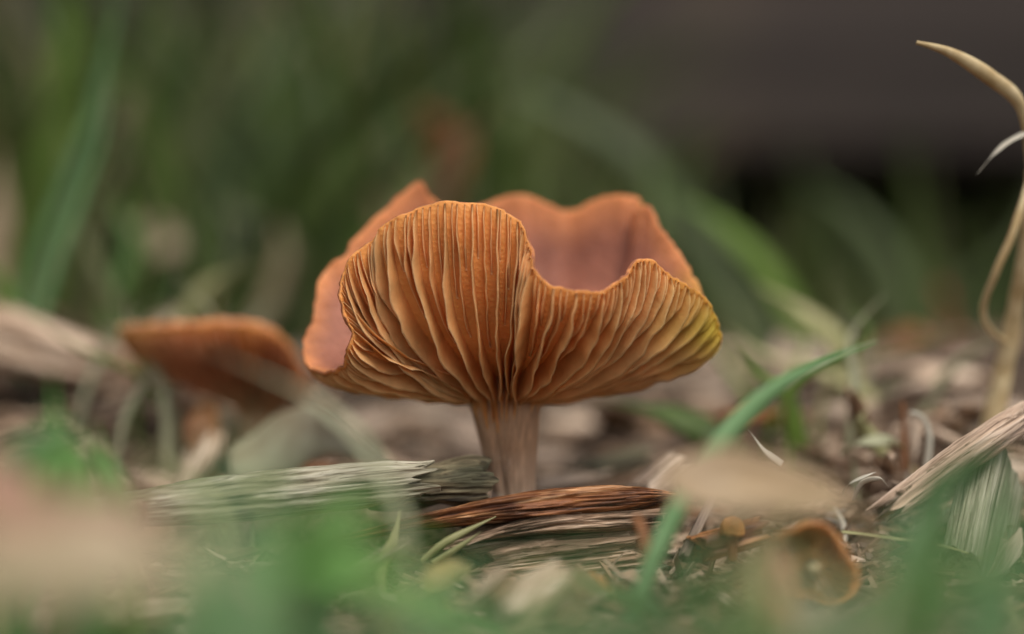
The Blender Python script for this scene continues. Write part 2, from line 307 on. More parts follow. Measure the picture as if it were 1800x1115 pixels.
def funnel(root, rim, apex, r_stem, mats, n_gill=64, depth=.3, kz=.2, kh=.62, ko=.24, thick=.07, flesh=.2, ruffle=.02, yellow=None,
           seed=1, tiers=(1, 2), nu=768, gill_w=.022, floor_up=.25, lean=.75):
    """cap with separate gills. rim: list of points; apex: where the gills meet the stem. Parts: cap > gill"""
    rr = random.Random(seed); org = np.array(root.location)/S
    R, per = closed_spline(rim, nu); ns = 44
    u = np.arange(nu)/nu
    RF = np.zeros_like(R)
    for i in range(nu):
        c, s_ = math.cos(u[i]*2*math.pi), math.sin(u[i]*2*math.pi)
        RF[i] = (ruffle*.7*nz(c*per*2, s_*per*2, seed+80), ruffle*1.5*nz(c*per*.9, s_*per*.9, seed+40), ruffle*nz(c*per*1.1, s_*per*1.1, seed))
    ang = np.unwrap(np.arctan2(R[:, 1]-apex[1], R[:, 0]-apex[0]))
    tot = ang[-1]-ang[0]; sgn = 1 if tot > 0 else -1; lin = ang-sgn*2*math.pi*u
    ph = csmooth(lin, nu//18)+sgn*2*math.pi*u
    # keep it monotone
    dph = np.diff(np.r_[ph, ph[0]+sgn*2*math.pi])*sgn; dph = np.maximum(dph, 2*math.pi/nu*.3); dph *= 2*math.pi/dph.sum()
    ph = ph[0]+sgn*np.r_[0, np.cumsum(dph)[:-1]]
    out = np.stack([np.cos(ph), np.sin(ph), 0*ph], 1)
    B = np.array(apex)[None]+out*r_stem
    rise = R[:, 2]-apex[2]; H = (R-B)*np.array([1, 1, 0])
    C = B+H*kh+out*(ko*np.maximum(rise, 0)[:, None]); C[:, 2] = apex[2]+kz*rise
    for c in range(3): C[:, c] = csmooth(C[:, c], nu//60)
    s = np.linspace(0, 1, ns)
    G = ((1-s)**2)[None, :, None]*B[:, None]+(2*s*(1-s))[None, :, None]*C[:, None]+(s**2)[None, :, None]*R[:, None]+(s**7)[None, :, None]*RF[:, None]
    du = np.roll(G, -3, 0)-np.roll(G, 3, 0); ds = np.gradient(G, axis=1)
    N = np.cross(du, ds); N /= np.linalg.norm(N, axis=2, keepdims=True)+1e-9
    # pick the side that looks away from the inside of the funnel
    ctr = np.array([apex[0], apex[1], R[:, 2].mean()+1.0]); flip = np.sign(((G-ctr)*N).sum(2).mean()); N *= flip
    T = du/(np.linalg.norm(du, axis=2, keepdims=True)+1e-9)
    Ns = N.copy()
    for c in range(3):
        for j in range(ns): Ns[:, j, c] = csmooth(N[:, j, c], 5)
    Ns /= np.linalg.norm(Ns, axis=2, keepdims=True)
    # flesh: under side, rounded rim, upper side, floor
    th = thick+flesh*(1-s)**2
    step = 2; iu = list(range(0, nu, step)); m = len(iu)
    rings, rimA, lineA, undA = [], [], [], []
    for j in range(ns): rings.append(G[iu, j]); rimA.append(s[j]**3); lineA.append(0); undA.append(1)
    top = G-Ns*th[None, :, None]
    for q in (.25, .5, .75):
        a = q*math.pi; mid = (G[iu, -1]+top[iu, -1])/2; hv = (G[iu, -1]-top[iu, -1])/2; ov = ds[iu, -1]; ov = ov/np.linalg.norm(ov, axis=1, keepdims=True)
        rings.append(mid+hv*math.cos(a)+ov*math.sin(a)*thick*.55); rimA.append(1); lineA.append(1.0 if q == .5 else .3); undA.append(.8 if q < .5 else 0)
    for j in reversed(range(ns)): rings.append(top[iu, j]); rimA.append(max(0, (s[j]-.8)/.2)**1.5); lineA.append(0); undA.append(0)
    cen = top[:, 0].mean(0); cen[2] = max(cen[2], apex[2]+floor_up)
    for q in (.6, .25): rings.append(cen+(top[iu, 0]-cen)*q); rimA.append(0); lineA.append(0); undA.append(0)
    V = np.concatenate(rings); nr = len(rings)
    # fine lumps
    k = nr*m; V = V.tolist(); F = []
    for j in range(nr-1):
        for i in range(m):
            a, b = j*m+i, j*m+(i+1) % m; F.append((a, b, b+m, a+m))
    V.append(list(cen)); F += [((nr-1)*m+i, (nr-1)*m+(i+1) % m, k) for i in range(m)]
    V0 = [list(cen*0+np.array([apex[0], apex[1], apex[2]]))]; V += V0; F += [((i+1) % m, i, k+1) for i in range(m)]
    rimV = [rimA[j] for j in range(nr) for i in range(m)]+[0, 0]; lineV = [lineA[j] for j in range(nr) for i in range(m)]+[0, 0]
    yv = [yellow(p) if yellow else 0.0 for p in V]
    for i, p in enumerate(V):
        e = .006*nz(p[0]*7, p[1]*7, p[2]*7)+.012*rimV[i]*nz(p[0]*20, p[1]*20, p[2]*20); V[i] = (p[0]+e, p[1]-e, p[2]+e)
    cap = add('cap', mesh_data('cap', rel(V, org), F, mats[0], attrs={'rim': rimV, 'line': lineV, 'yellow': yv, 'under': [undA[j] for j in range(nr) for i in range(m)]+[0, 1]}), root)
    # gills
    def samp(A, uu, ss):
        x = (uu % 1)*nu; i = int(x); fx = x-i; y = ss*(ns-1); j = min(int(y), ns-2); fy = y-j; i2 = (i+1) % nu; i %= nu
        return (A[i, j]*(1-fx)+A[i2, j]*fx)*(1-fy)+(A[i, j+1]*(1-fx)+A[i2, j+1]*fx)*fy
    def gill(u0, s0, dmax, w):
        vs_, fs, ed, ys = [], [], [], []; n = 26; foot = 6 if s0 < .02 else 0; ph0 = rr.uniform(0, 99); wig = rr.uniform(.4, 1.0)
        for k in range(n+1):
            t = k/n; ss = s0+(.998-s0)*t; uu = u0+wig*.0034*nz(ss*3.3, ph0)*(1-ss*.5)
            g, N_, T_ = samp(G, uu, ss), samp(Ns, uu, ss), samp(T, uu, ss); N_ = N_/np.linalg.norm(N_)
            dd = dmax*(1-ss)**.5*(.7+.55*ss)*1.15
            if s0 > .02: dd *= min(1, t/.6)**.8
            else: dd *= 1.15-.15*min(1, t/.3)
            dd *= 1+.16*nz(ss*7, ph0+3)+.05*nz(ss*25, ph0+5); dd = max(dd, .007)
            lat = .10*nz(ss*3.2, ph0+7)*dd/.3+.03*nz(ss*11, ph0+11)*min(1, dd/.15)
            lat += -T_[2]*dd*lean
            ww = w*(.55+.45*(1-t)) * (1.0 if s0 < .02 else .85)
            b = g-N_*.03
            for (dep, hw, e) in ((0, 1.25, 0), (.5, .8, .12), (.88, .5, .45), (1.0, 0, 1), (.88, -.5, .45), (.5, -.8, .12), (0, -1.25, 0)):
                p = (b if dep == 0 else g+N_*dd*dep)+T_*(hw*ww+lat*dep); vs_.append(p); ed.append(e); ys.append(yellow(p) if yellow else 0.0)
        if foot:                          # the gill runs out down the stem
            g, N_, T_ = samp(G, u0, 0.0), samp(Ns, u0, 0.0), samp(T, u0, 0.0); e0 = np.array(vs_[3]); o_ = g-np.array(apex); o_[2] = 0; o_ /= np.linalg.norm(o_)+1e-9
            end = np.array(apex)+o_*r_stem*.82; end[2] = g[2]-dmax*1.9*(1+.25*nz(u0*40, 3)); pre = []
            for k in range(foot):
                q = k/foot; e_ = end*(1-q)**1.3+e0*(1-(1-q)**1.3); r_ = np.array(apex)+o_*r_stem*.6; r_[2] = e_[2]+.05
                for (dep, hw) in ((0, 1.25), (.5, .8), (.88, .5), (1.0, 0), (.88, -.5), (.5, -.8), (0, -1.25)):
                    p = r_*(1-dep)+e_*dep+T_*hw*w*.8; pre.append(p)
            vs_ = pre+vs_; ed = [.3*(k % 7 == 3) for k in range(len(pre))]+ed; ys = [0.0]*len(pre)+ys; n += foot
        for k in range(n):
            for c in range(6): a = k*7+c; fs.append((a, a+1, a+8, a+7))
        fs.append(tuple(range(7))); fs.append(tuple(n*7+c for c in reversed(range(7))))
        add('gill', mesh_data('gill', rel(vs_, org), fs, mats[1], attrs={'edge': ed, 'yellow': ys}), cap)
    for i in range(n_gill):
        u0 = (i+rr.uniform(-.13, .13))/n_gill
        gill(u0, 0.0, depth*rr.uniform(.88, 1.1), gill_w)
        if tiers[0]: gill(u0+(.5+rr.uniform(-.1, .1))/n_gill, rr.uniform(.3, .58), depth*rr.uniform(.66, .85), gill_w*.85)
        if tiers[1] >= 2:
            for q in (.25, .75): gill(u0+(q+rr.uniform(-.05, .05))/n_gill, rr.uniform(.56, .8), depth*rr.uniform(.5, .68), gill_w*.75)
    return cap
def stem_mesh(root, pts, radii, mat, groove=None, seed=0, na=40, n=40, lump=.03):
    org = np.array(root.location)/S; vs_, fs, h = [], [], []
    k = len(pts)-1
    for i in range(n+1):
        t = i/n*k; j = min(int(t), k-1); f_ = t-j; f_ = f_*f_*(3-2*f_)
        p = Vector(pts[j]).lerp(Vector(pts[j+1]), f_); r = radii[j]*(1-f_)+radii[j+1]*f_
        for a in range(na):
            th = a/na*2*math.pi; q = r*(1+lump*nz(math.cos(th)*2.2, math.sin(th)*2.2, i*.07+seed)+.02*nz(math.cos(th)*9, math.sin(th)*9, i*.05+seed))
            if groove: q *= 1-groove[1]*math.exp(-(((th-groove[0]+math.pi) % (2*math.pi)-math.pi)/groove[2])**2)*(.35+.65*i/n)
            vs_.append((p[0]+q*math.cos(th), p[1]+q*math.sin(th), p[2])); h.append(i/n)
    for i in range(n):
        for a in range(na): b = i*na; fs.append((b+a, b+(a+1) % na, b+na+(a+1) % na, b+na+a))
    fs.append(tuple(reversed(range(na)))); fs.append(tuple(n*na+a for a in range(na)))
    return add('stem', mesh_data('stem', rel(vs_, org), fs, mat, attrs={'height': h}), root)

# --- the large mushroom
base = P(905, 985, 0); apex = P(888, 664, 0.02)
big = empty('wavy_mushroom', (base[0], 0, base[2]))
tag(big, 'large orange-brown mushroom with wavy upturned funnel cap and pale crowded gills', 'mushroom')
rim_px = [(1060, 514, -1.5), (1005, 512, -1.58), (962, 502, -1.55), (938, 474, -1.45), (927, 425, -1.3), (908, 388, -1.2), (864, 364, -1.15),
          (800, 357, -1.15), (730, 369, -1.15), (672, 399, -1.08), (656, 424, -0.98), (618, 455, -1.0), (600, 500, -1.0), (606, 550, -1.05),
          (622, 590, -1.02), (611, 620, -.98), (606, 646, -.78), (575, 659, -.4), (542, 646, -.1), (534, 607, .15), (549, 570, .3), (555, 535, .4),
          (562, 495, .5), (585, 466, .6), (606, 452, .65), (616, 430, .75), (652, 393, .9), (696, 352, 1.05), (735, 321, 1.15), (757, 352, 1.25),
          (800, 378, 1.4), (860, 358, 1.5), (920, 345, 1.55), (1000, 373, 1.55), (1050, 354, 1.4), (1095, 344, 1.3), (1128, 354, 1.2), (1118, 374, .95), (1142, 364, .75),
          (1166, 408, .55), (1204, 462, .4), (1230, 512, .3), (1244, 560, .12), (1267, 604, -.15), (1260, 566, -.4), (1238, 526, -.6),
          (1180, 487, -.9), (1132, 456, -1.15), (1098, 488, -1.35)]
def yellow_big(p):
    d = math.hypot(p[0]-2.25, p[2]-2.78, (p[1]+.4)*.6)
    return .95*max(0.0, 1-d/.95)**.9*(.75+.5*nz(p[0]*2, p[1]*2, p[2]*2))
funnel(big, [P(*q) for q in rim_px], apex, .36, (M['cap'], M['gill']), n_gill=58, depth=.30, thick=.04, ruffle=.028, yellow=yellow_big, seed=3)
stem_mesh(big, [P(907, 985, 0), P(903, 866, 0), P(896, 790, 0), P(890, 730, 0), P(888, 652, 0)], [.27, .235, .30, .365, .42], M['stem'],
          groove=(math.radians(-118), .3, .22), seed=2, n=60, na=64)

# --- the small mushroom behind, to one side
b2 = P(450, 800, 3.4); b2[2] = ground_z(b2[0], b2[1])-.1
back = empty('drooping_mushroom', b2)
tag(back, 'smaller pinkish-orange mushroom half hidden by grass, cap drooping on one side', 'mushroom')
r2 = [(214, 587, 2.9), (262, 582, 2.6), (330, 577, 2.4), (400, 574, 2.3), (450, 578, 2.35), (492, 596, 2.5), (518, 630, 2.8), (534, 668, 3.1), (541, 690, 3.5),
      (520, 672, 4.1), (480, 640, 4.5), (400, 612, 4.8), (320, 600, 4.5), (250, 596, 3.8), (218, 592, 3.3)]
def yellow_b(p): return .35*sst(-3.8, -4.8, p[0])
ap2 = P(455, 688, 3.4)
funnel(back, [P(*q) for q in r2], ap2, .26, (M['cap_b'], M['gill_b']), n_gill=44, depth=.2, yellow=yellow_b, seed=9, tiers=(1, 0), nu=384, thick=.13, flesh=.1, kz=.45, ko=.15)
stem_mesh(back, [b2, (b2[0], b2[1], b2[2]+.5), ap2+Vector((0, 0, .1))], [.22, .2, .27], M['stem'], seed=5)

def dome(root, c, rx, ry, h, mat, tilt=0, seed=0, drop=.35):
    org = np.array(root.location)/S; vs_, fs, ra, na, n = [], [], [], 64, 16
    prof = [(math.sin(a), math.cos(a)) for a in np.linspace(0, math.radians(98), n)]
    prof += [(.94, -.28), (.8, -.3), (.5, -.24), (.15, -.2)]
    for j, (q, zz) in enumerate(prof):
        q = max(q, .004)
        for a in range(na):
            th = a/na*2*math.pi; w = 1+.07*nz(math.cos(th)*1.4, math.sin(th)*1.4, seed)
            x, y, z = q*rx*w*math.cos(th), q*ry*w*math.sin(th), h*(zz if zz < 0 else zz**.8)+h*drop*q*q*nz(math.cos(th), math.sin(th), seed+4)
            vs_.append((c[0]+x, c[1]+y, c[2]+z+tilt*x)); ra.append(q if j < n else 0)
    for j in range(len(prof)-1):
        for a in range(na): b = j*na; fs.append((b+a, b+(a+1) % na, b+na+(a+1) % na, b+na+a))
    return add('cap', mesh_data('cap', rel(vs_, org), fs, mat, attrs={'rim': ra, 'line': [0]*len(vs_), 'yellow': [0]*len(vs_)}), root)
# --- fallen little cap lying with its gills towards the camera
c4 = P(1425, 1000, -2.9)
fallen = empty('fallen_cap', (c4[0], c4[1]+.2, c4[2]-.35))
tag(fallen, 'tiny fallen orange-brown mushroom cap on its side, gills and pale stub showing', 'mushroom')
# build it upright, then lay it over: use a root turned about x
def fallen_cap(root):
    rim = [(.38*math.cos(a)*(1+.16*math.sin(a*2+1)), .34*math.sin(a)*(1+.14*math.sin(3*a)), -.2+.08*math.cos(2*a+.5)+.03*math.sin(3*a)) for a in np.linspace(0, 2*math.pi, 18, endpoint=False)]
    loc = root.location.copy(); root.location = (0, 0, 0)
    funnel(root, rim, (0, 0, 0), .09, (M['cap_c'], M['gill_c']), n_gill=34, depth=.13, kz=.05, kh=.7, ko=0, thick=.05, flesh=.06, seed=14, tiers=(1, 0), nu=272, gill_w=.018, floor_up=.1, ruffle=.01)
    stem_mesh(root, [(0.03, 0.06, -.42), (.02, .03, -.2), (0, 0, .02)], [.045, .05, .08], M['straw'], seed=3, na=16, n=12)
    root.location = loc; root.rotation_euler = (math.radians(-108), math.radians(14), math.radians(-8))
fallen_cap(fallen)
fallen.location = (c4[0]*S, c4[1]*S, c4[2]*S)

# --- small orange button
b5 = P(1287, 934, -1.6)
button = empty('button_mushroom', (b5[0], b5[1], b5[2]-.35))
tag(button, 'pea-sized glossy amber mushroom button beside the short whitish twig', 'mushroom')
dome(button, b5, .13, .13, .15, M['cap_c'], seed=11)
stem_mesh(button, [(b5[0], b5[1], b5[2]-.3), (b5[0], b5[1], b5[2]-.02)], [.05, .06], M['dead_brown'], na=14, n=8)

# ------------------------------------------------------------------ split wood
def split_wood(L, prof, seed, n=70, na=40, jag=.25, ridge=.12, sq=3.5, bend=0.0, crack=.5):
    """piece of split wood along local x from 0 to L. prof(t) -> (half height, half depth, centre offset z). Grain runs along x; ends are torn"""
    vs_, fs = [], []
    for i in range(n+1):
        t = (i/n); t = t+.06*math.sin(2*math.pi*t)*-1
        for a in range(na):
            th = a/na*2*math.pi; c, s_ = math.cos(th), math.sin(th)
            hh, hd, oz = prof(t)
            e0 = jag*1.8*max(0, .35+nz(c*1.6+seed, s_*1.6, seed+3)+.3*nz(c*5, s_*5, seed)); e1 = jag*1.8*max(0, .35+nz(c*1.6, s_*1.6-seed, seed+9)+.3*nz(c*5, s_*5, seed+5))
            x = e0+(L-e0-e1)*t
            r = (abs(c)**sq+abs(s_)**sq)**(-1/sq)
            wx = .35*nz(x*1.1, c*2, s_*2+seed)
            g = nz(c*2.6+seed+wx, s_*2.6, x*.5)*.7+nz(c*7+wx, s_*7+seed, x*.9)*.45+nz(c*15+seed, s_*15+wx, x*2.2)*.3+nz(c*30, s_*30+seed, x*5)*.22
            g += .45*math.floor(2.2*(nz(c*2.2+2*seed, s_*2.2+wx, x*.35+3)+.1))/2
            k = abs(nz(c*4.2+wx*.6, s_*4.2+seed*3, x*.22+7)); g -= crack*2.2*max(0, 1-k/.07)
            r *= max(.35, 1+ridge*g)
            vs_.append((x, c*r*hd, oz+s_*r*hh+bend*math.sin(t*math.pi)))
    for i in range(n):
        for a in range(na): b = i*na; fs.append((b+a, b+(a+1) % na, b+na+(a+1) % na, b+na+a))
    for i, sgn in ((0, 1), (n, -1)):
        k = len(vs_); ring = [vs_[i*na+a] for a in range(na)]; c = [sum(q[z] for q in ring)/na for z in range(3)]; c[0] += sgn*jag*.4
        vs_.append(tuple(c))
        for a in range(na): e = (i*na+a, i*na+(a+1) % na, k); fs.append(e[::-1] if i == 0 else e)
    return vs_, fs
def place(name, me, p0, p1, roll=0.0):
    x = (Vector(p1)-Vector(p0)).normalized(); y = Vector((0, 0, 1)).cross(x); 
    y = y.normalized() if y.length > 1e-4 else Vector((0, 1, 0)); z = x.cross(y)
    mat = Matrix((x, y, z)).transposed() @ Matrix.Rotation(roll, 3, 'X')
    return add(name, me, loc=p0, rot=mat.to_euler())
def wood(name, label, p0, p1, prof, mat, seed, roll=0.0, cat='wood', **kw):
    L = (Vector(p1)-Vector(p0)).length
    o = place(name, mesh_data(name, *split_wood(L, prof, seed, **kw), M[mat]), p0, p1, roll)
    return tag(o, label, cat)
pw = lambda a, b: (lambda t: max(.02, a+(b-a)*t))
wood('split_stick', 'long grey weathered split stick pointing at the large mushroom stem', P(20, 917, -1.7), P(765, 840, -.75),
     lambda t: (.11+.12*sst(0, .6, t)-.05*sst(.85, 1, t), .2+.12*t, 0), 'wood_grey', 11, n=170, na=110, jag=.3, ridge=.13)
wood('bark_chunk', 'dark mossy brown chunk of bark against the large mushroom stem', P(640, 858, -.5), P(874, 846, -.4),
     lambda t: (.22+.03*math.sin(t*9), .3, 0), 'wood_dark', 23, n=90, na=110, jag=.16, ridge=.2, roll=.1)
wood('bark_sliver', 'rust-brown glossy bark sliver with dark cracks lying across the stem foot', P(520, 966, -1.15), P(1225, 874, -.75),
     lambda t: (.03+.13*sst(.05, .7, t)-.12*sst(.78, 1, t), .1+.28*sst(0, .5, t)-.2*sst(.85, 1, t), .05*math.sin(t*3.1)), 'bark', 31, n=190, na=120, jag=.2, ridge=.17, roll=-.15, bend=.08)
wood('wood_strip', 'thin greyish wood strip with torn end just under the rust-brown sliver', P(735, 972, -1.1), P(1172, 902, -.85),
     lambda t: (.03+.06*sst(0, .5, t), .3, .03*math.sin(t*5)), 'wood_split', 37, n=130, na=90, jag=.3, ridge=.2, roll=-.1, bend=.07)
wood('rotten_log', 'flaky rotten wood block lowest in the pile under the mushroom', P(815, 1004, -.85), P(1185, 955, -.7),
     lambda t: ((.27+.03*math.sin(t*6)), .42, 0), 'wood_split', 43, n=130, na=150, jag=.3, ridge=.22, crack=.8)
wood('log_flake', 'mossy grey flake of wood curling from the foot of the rotten block', P(850, 1035, -1.2), P(1180, 1010, -1.0),
     lambda t: (.1, .35, 0), 'slab', 47, n=90, na=80, jag=.3, ridge=.2)
wood('short_twig', 'short whitish twig standing tilted beside the pale tan oval leaf', P(1198, 985, -1.5), P(1256, 868, -1.2),
     lambda t: (.062-.02*t, .062-.02*t, 0), 'chip_grey', 53, jag=.05, sq=2, ridge=.1, cat='twig', na=20)
wood('wood_shard', 'long pinkish-grey wood shard sloping up behind the green grass', P(1535, 915, -1.6), P(1830, 708, -.4),
     lambda t: (.12+.04*math.sin(t*3), .15, 0), 'wood_pink', 59, n=100, jag=.4, ridge=.2, cat='shard')
wood('bark_slab', 'broad grey-green rough bark slab below the pinkish wood shard', P(1705, 1030, -.9), P(1752, 815, -.2),
     lambda t: (.56, .2, 0), 'slab', 61, n=120, na=150, jag=.1, ridge=.09, sq=8, crack=.2)
wood('pale_log_chip', 'large blurred pale grey wood chip behind the green tuft', P(-70, 575, 5.0), P(215, 655, 5.6),
     lambda t: (.42-.16*t, .6, 0), 'chip_pale', 67, jag=.4, ridge=.12, n=40)
wood('flat_chip', 'pale flat chip lying just behind the large mushroom stem', P(925, 858, 1.6), P(1075, 832, 2.0),
     lambda t: (.07, .3, 0), 'chip_pale', 71, n=30, jag=.2)
wood('dark_chip', 'dark purplish-brown chip behind the rust-brown sliver', P(1010, 835, 1.9), P(1150, 800, 2.4),
     lambda t: (.12, .3, 0), 'wood_dark', 73, n=30, jag=.2)
wood('white_chip', 'pinkish-white chip standing at the pointed end of the rust-brown sliver', P(1120, 872, .5), P(1195, 812, 1.0),
     lambda t: (.12, .2, 0), 'chip_pale', 79, n=30, jag=.12)

# ------------------------------------------------------------------ ribbons: blades, slivers, stalks
def spl(pts, n):
    pts = [Vector(p) for p in pts]; k = len(pts); out = []
    for i in range(n+1):
        t = i/n*(k-1); j = min(int(t), k-2); f_ = t-j
        p0, p1, p2, p3 = pts[max(j-1, 0)], pts[j], pts[j+1], pts[min(j+2, k-1)]
        out.append(.5*((2*p1)+(p2-p0)*f_+(2*p0-5*p1+4*p2-p3)*f_*f_+(3*p1-p0-3*p2+p3)*f_**3))
    return out
def ribbon(pts, width, n=26, side=Vector((1, .35, 0)), twist=0.0, fold=.18, thick=.06, base_w=.7, tip=.06, seed=0, peak=.35):
    c = spl(pts, n); vs_, fs = [], []
    for i, p in enumerate(c):
        t = i/n; d = (c[min(i+1, n)]-c[max(i-1, 0)]).normalized()
        sd_ = side-d*side.dot(d); sd_ = sd_.normalized() if sd_.length > .05 else d.orthogonal().normalized()
        sd_ = Matrix.Rotation(twist*t, 3, d) @ sd_; up = d.cross(sd_)
        w = width*.5*(base_w+(1-base_w)*sst(0, peak, t))*(1-(1-tip)*sst(.45, 1, t)**1.3)*(1+.06*nz(t*6, seed))
        for (a, b) in ((-1, fold), (-.5, fold*.35+thick), (0, thick), (.5, fold*.35+thick), (1, fold), (.5, fold*.35-thick), (0, -thick), (-.5, fold*.35-thick)):
            vs_.append(p+sd_*(a*w)+up*(b*w))
    for i in range(n):
        for k in range(8): b = i*8; fs.append((b+k, b+(k+1) % 8, b+8+(k+1) % 8, b+8+k))
    fs.append(tuple(reversed(range(8)))); fs.append(tuple(n*8+k for k in range(8)))
    return vs_, fs
def blade(name, label, pxs, width, mat, group=None, cat='grass blade', root_down=True, **kw):
    pts = [P(*q) for q in pxs]
    if root_down:
        a = pts[0]; g = ground_z(a[0], a[1])-.1
        if a[2] > g+.3: pts = [Vector((a[0], a[1], g))]+pts
    org = pts[0].copy()
    v, f = ribbon(pts, width, **kw)
    return tag(add(name, mesh_data(name, rel(v, org), f, M[mat]), loc=org), label, cat, group)
def tube(pts, radii, na=10, n=40, seed=0, lump=.12):
    c = spl(pts, n); vs_, fs = [], []; k = len(radii)-1; up = Vector((0, 1, 0))
    for i, p in enumerate(c):
        d = (c[min(i+1, n)]-c[max(i-1, 0)]).normalized(); s1 = d.cross(up).normalized(); s2 = d.cross(s1)
        t = i/n*k; j = min(int(t), k-1); r = radii[j]+(radii[j+1]-radii[j])*(t-j)
        for a in range(na):
            th = a/na*2*math.pi; q = r*(1+lump*nz(math.cos(th)*2, math.sin(th)*2+seed, i*.15)); vs_.append(p+s1*q*math.cos(th)+s2*q*math.sin(th))
    for i in range(n):
        for a in range(na): b = i*na; fs.append((b+a, b+(a+1) % na, b+na+(a+1) % na, b+na+a))
    fs.append(tuple(reversed(range(na)))); fs.append(tuple(n*na+a for a in range(na)))
    return vs_, fs

# slivers in focus
blade('dry_sliver', 'pale upright dry grass sliver with pointed tip before the split stick', [(672, 1004, -1.75), (690, 955, -1.7), (703, 898, -1.65)], .16, 'straw_green', cat='sliver', fold=.25, tip=.1, peak=.6)
blade('dry_sliver', 'thin dry fibre lying over the rust-brown sliver, one end on the soil', [(742, 988, -1.6), (790, 950, -1.55), (872, 908, -1.35)], .085, 'straw_green', cat='sliver', root_down=False, tip=.1, fold=.3)
blade('dry_sliver', 'second bent dry fibre tucked under the rust-brown sliver', [(760, 990, -1.65), (800, 968, -1.6), (845, 935, -1.5)], .075, 'straw_green', cat='sliver', root_down=False, tip=.1, fold=.3, twist=.6)
blade('curled_fibre', 'little torn pale splinter sticking up behind the pale tan oval leaf', [(1375, 815, -1.5), (1345, 790, -1.5), (1315, 755, -1.4)], .12, 'fibre', cat='fibre', root_down=False, twist=1.2, tip=.2)

# dry stalk
st = [P(1725, 850, 1.7), P(1745, 740, 1.6), P(1775, 600, 1.4), P(1800, 450, .9), P(1812, 300, .5), P(1797, 190, 0), P(1742, 137, -.3), P(1670, 93, -.5), P(1611, 75, -.6)]
st[0][2] = ground_z(st[0][0], st[0][1])-.2
stalk = empty('dry_stalk', st[0]); tag(stalk, 'tall straw-coloured dry grass stalk with hooked bent tip', 'stalk')
v, f = tube(st[:5], [.12, .125, .105, .075, .055], 16, 90, 1, .2); add('stalk', mesh_data('stalk', rel(v, st[0]), f, M['straw']), stalk)
v, f = ribbon(st[4:], .17, 50, side=Vector((.5, -.3, 1)), fold=.3, thick=.2, base_w=.55, tip=.25, peak=.45); add('bent_tip', mesh_data('bent_tip', rel(v, st[0]), f, M['straw']), stalk)
v, f = tube([P(1808, 320, .5), P(1784, 400, .4), P(1750, 480, .5), P(1728, 545, .8), P(1745, 585, 1.1), P(1772, 604, 1.35)], [.035, .045, .042, .038, .034, .028], 10, 60, 2, .25); add('thin_shoot', mesh_data('thin_shoot', rel(v, st[0]), f, M['straw']), stalk)
v, f = ribbon([P(1808, 232, .2), P(1770, 252, 0), P(1742, 278, -.1), P(1716, 308, -.2)], .085, 20, twist=2.4); add('husk_wisp', mesh_data('husk_wisp', rel(v, st[0]), f, M['fibre']), stalk)

# grass blades near the large mushroom
BL = 'grass_blade'
blade(BL, 'long green blade arching across before the wood and pointing past the cap', [(1085, 1180, -4.2), (1150, 985, -3.9), (1232, 830, -3.6), (1330, 712, -3.3), (1430, 645, -3.0), (1542, 600, -2.6)], .23, 'veil', n=44, twist=.5)
blade(BL, 'slim green blade crossing the pale tan oval leaf', [(1095, 1110, -4.6), (1200, 1000, -4.9), (1330, 895, -5.2), (1400, 840, -5.3), (1470, 760, -5.4)], .15, 'bluegreen', n=40, twist=.4)
blade(BL, 'green blade running low beside the fallen little cap', [(1120, 1120, -5.2), (1240, 1035, -5.4), (1400, 945, -5.6), (1520, 915, -5.8)], .2, 'green', n=30, twist=.3)
blade(BL, 'thin pale fibre-like blade on the litter by the fallen cap', [(1480, 935, -1.6), (1560, 945, -1.5), (1660, 960, -1.4), (1750, 990, -1.2)], .045, 'straw_green', root_down=False)
GF = 'blurred grass blades close in front of the litter'
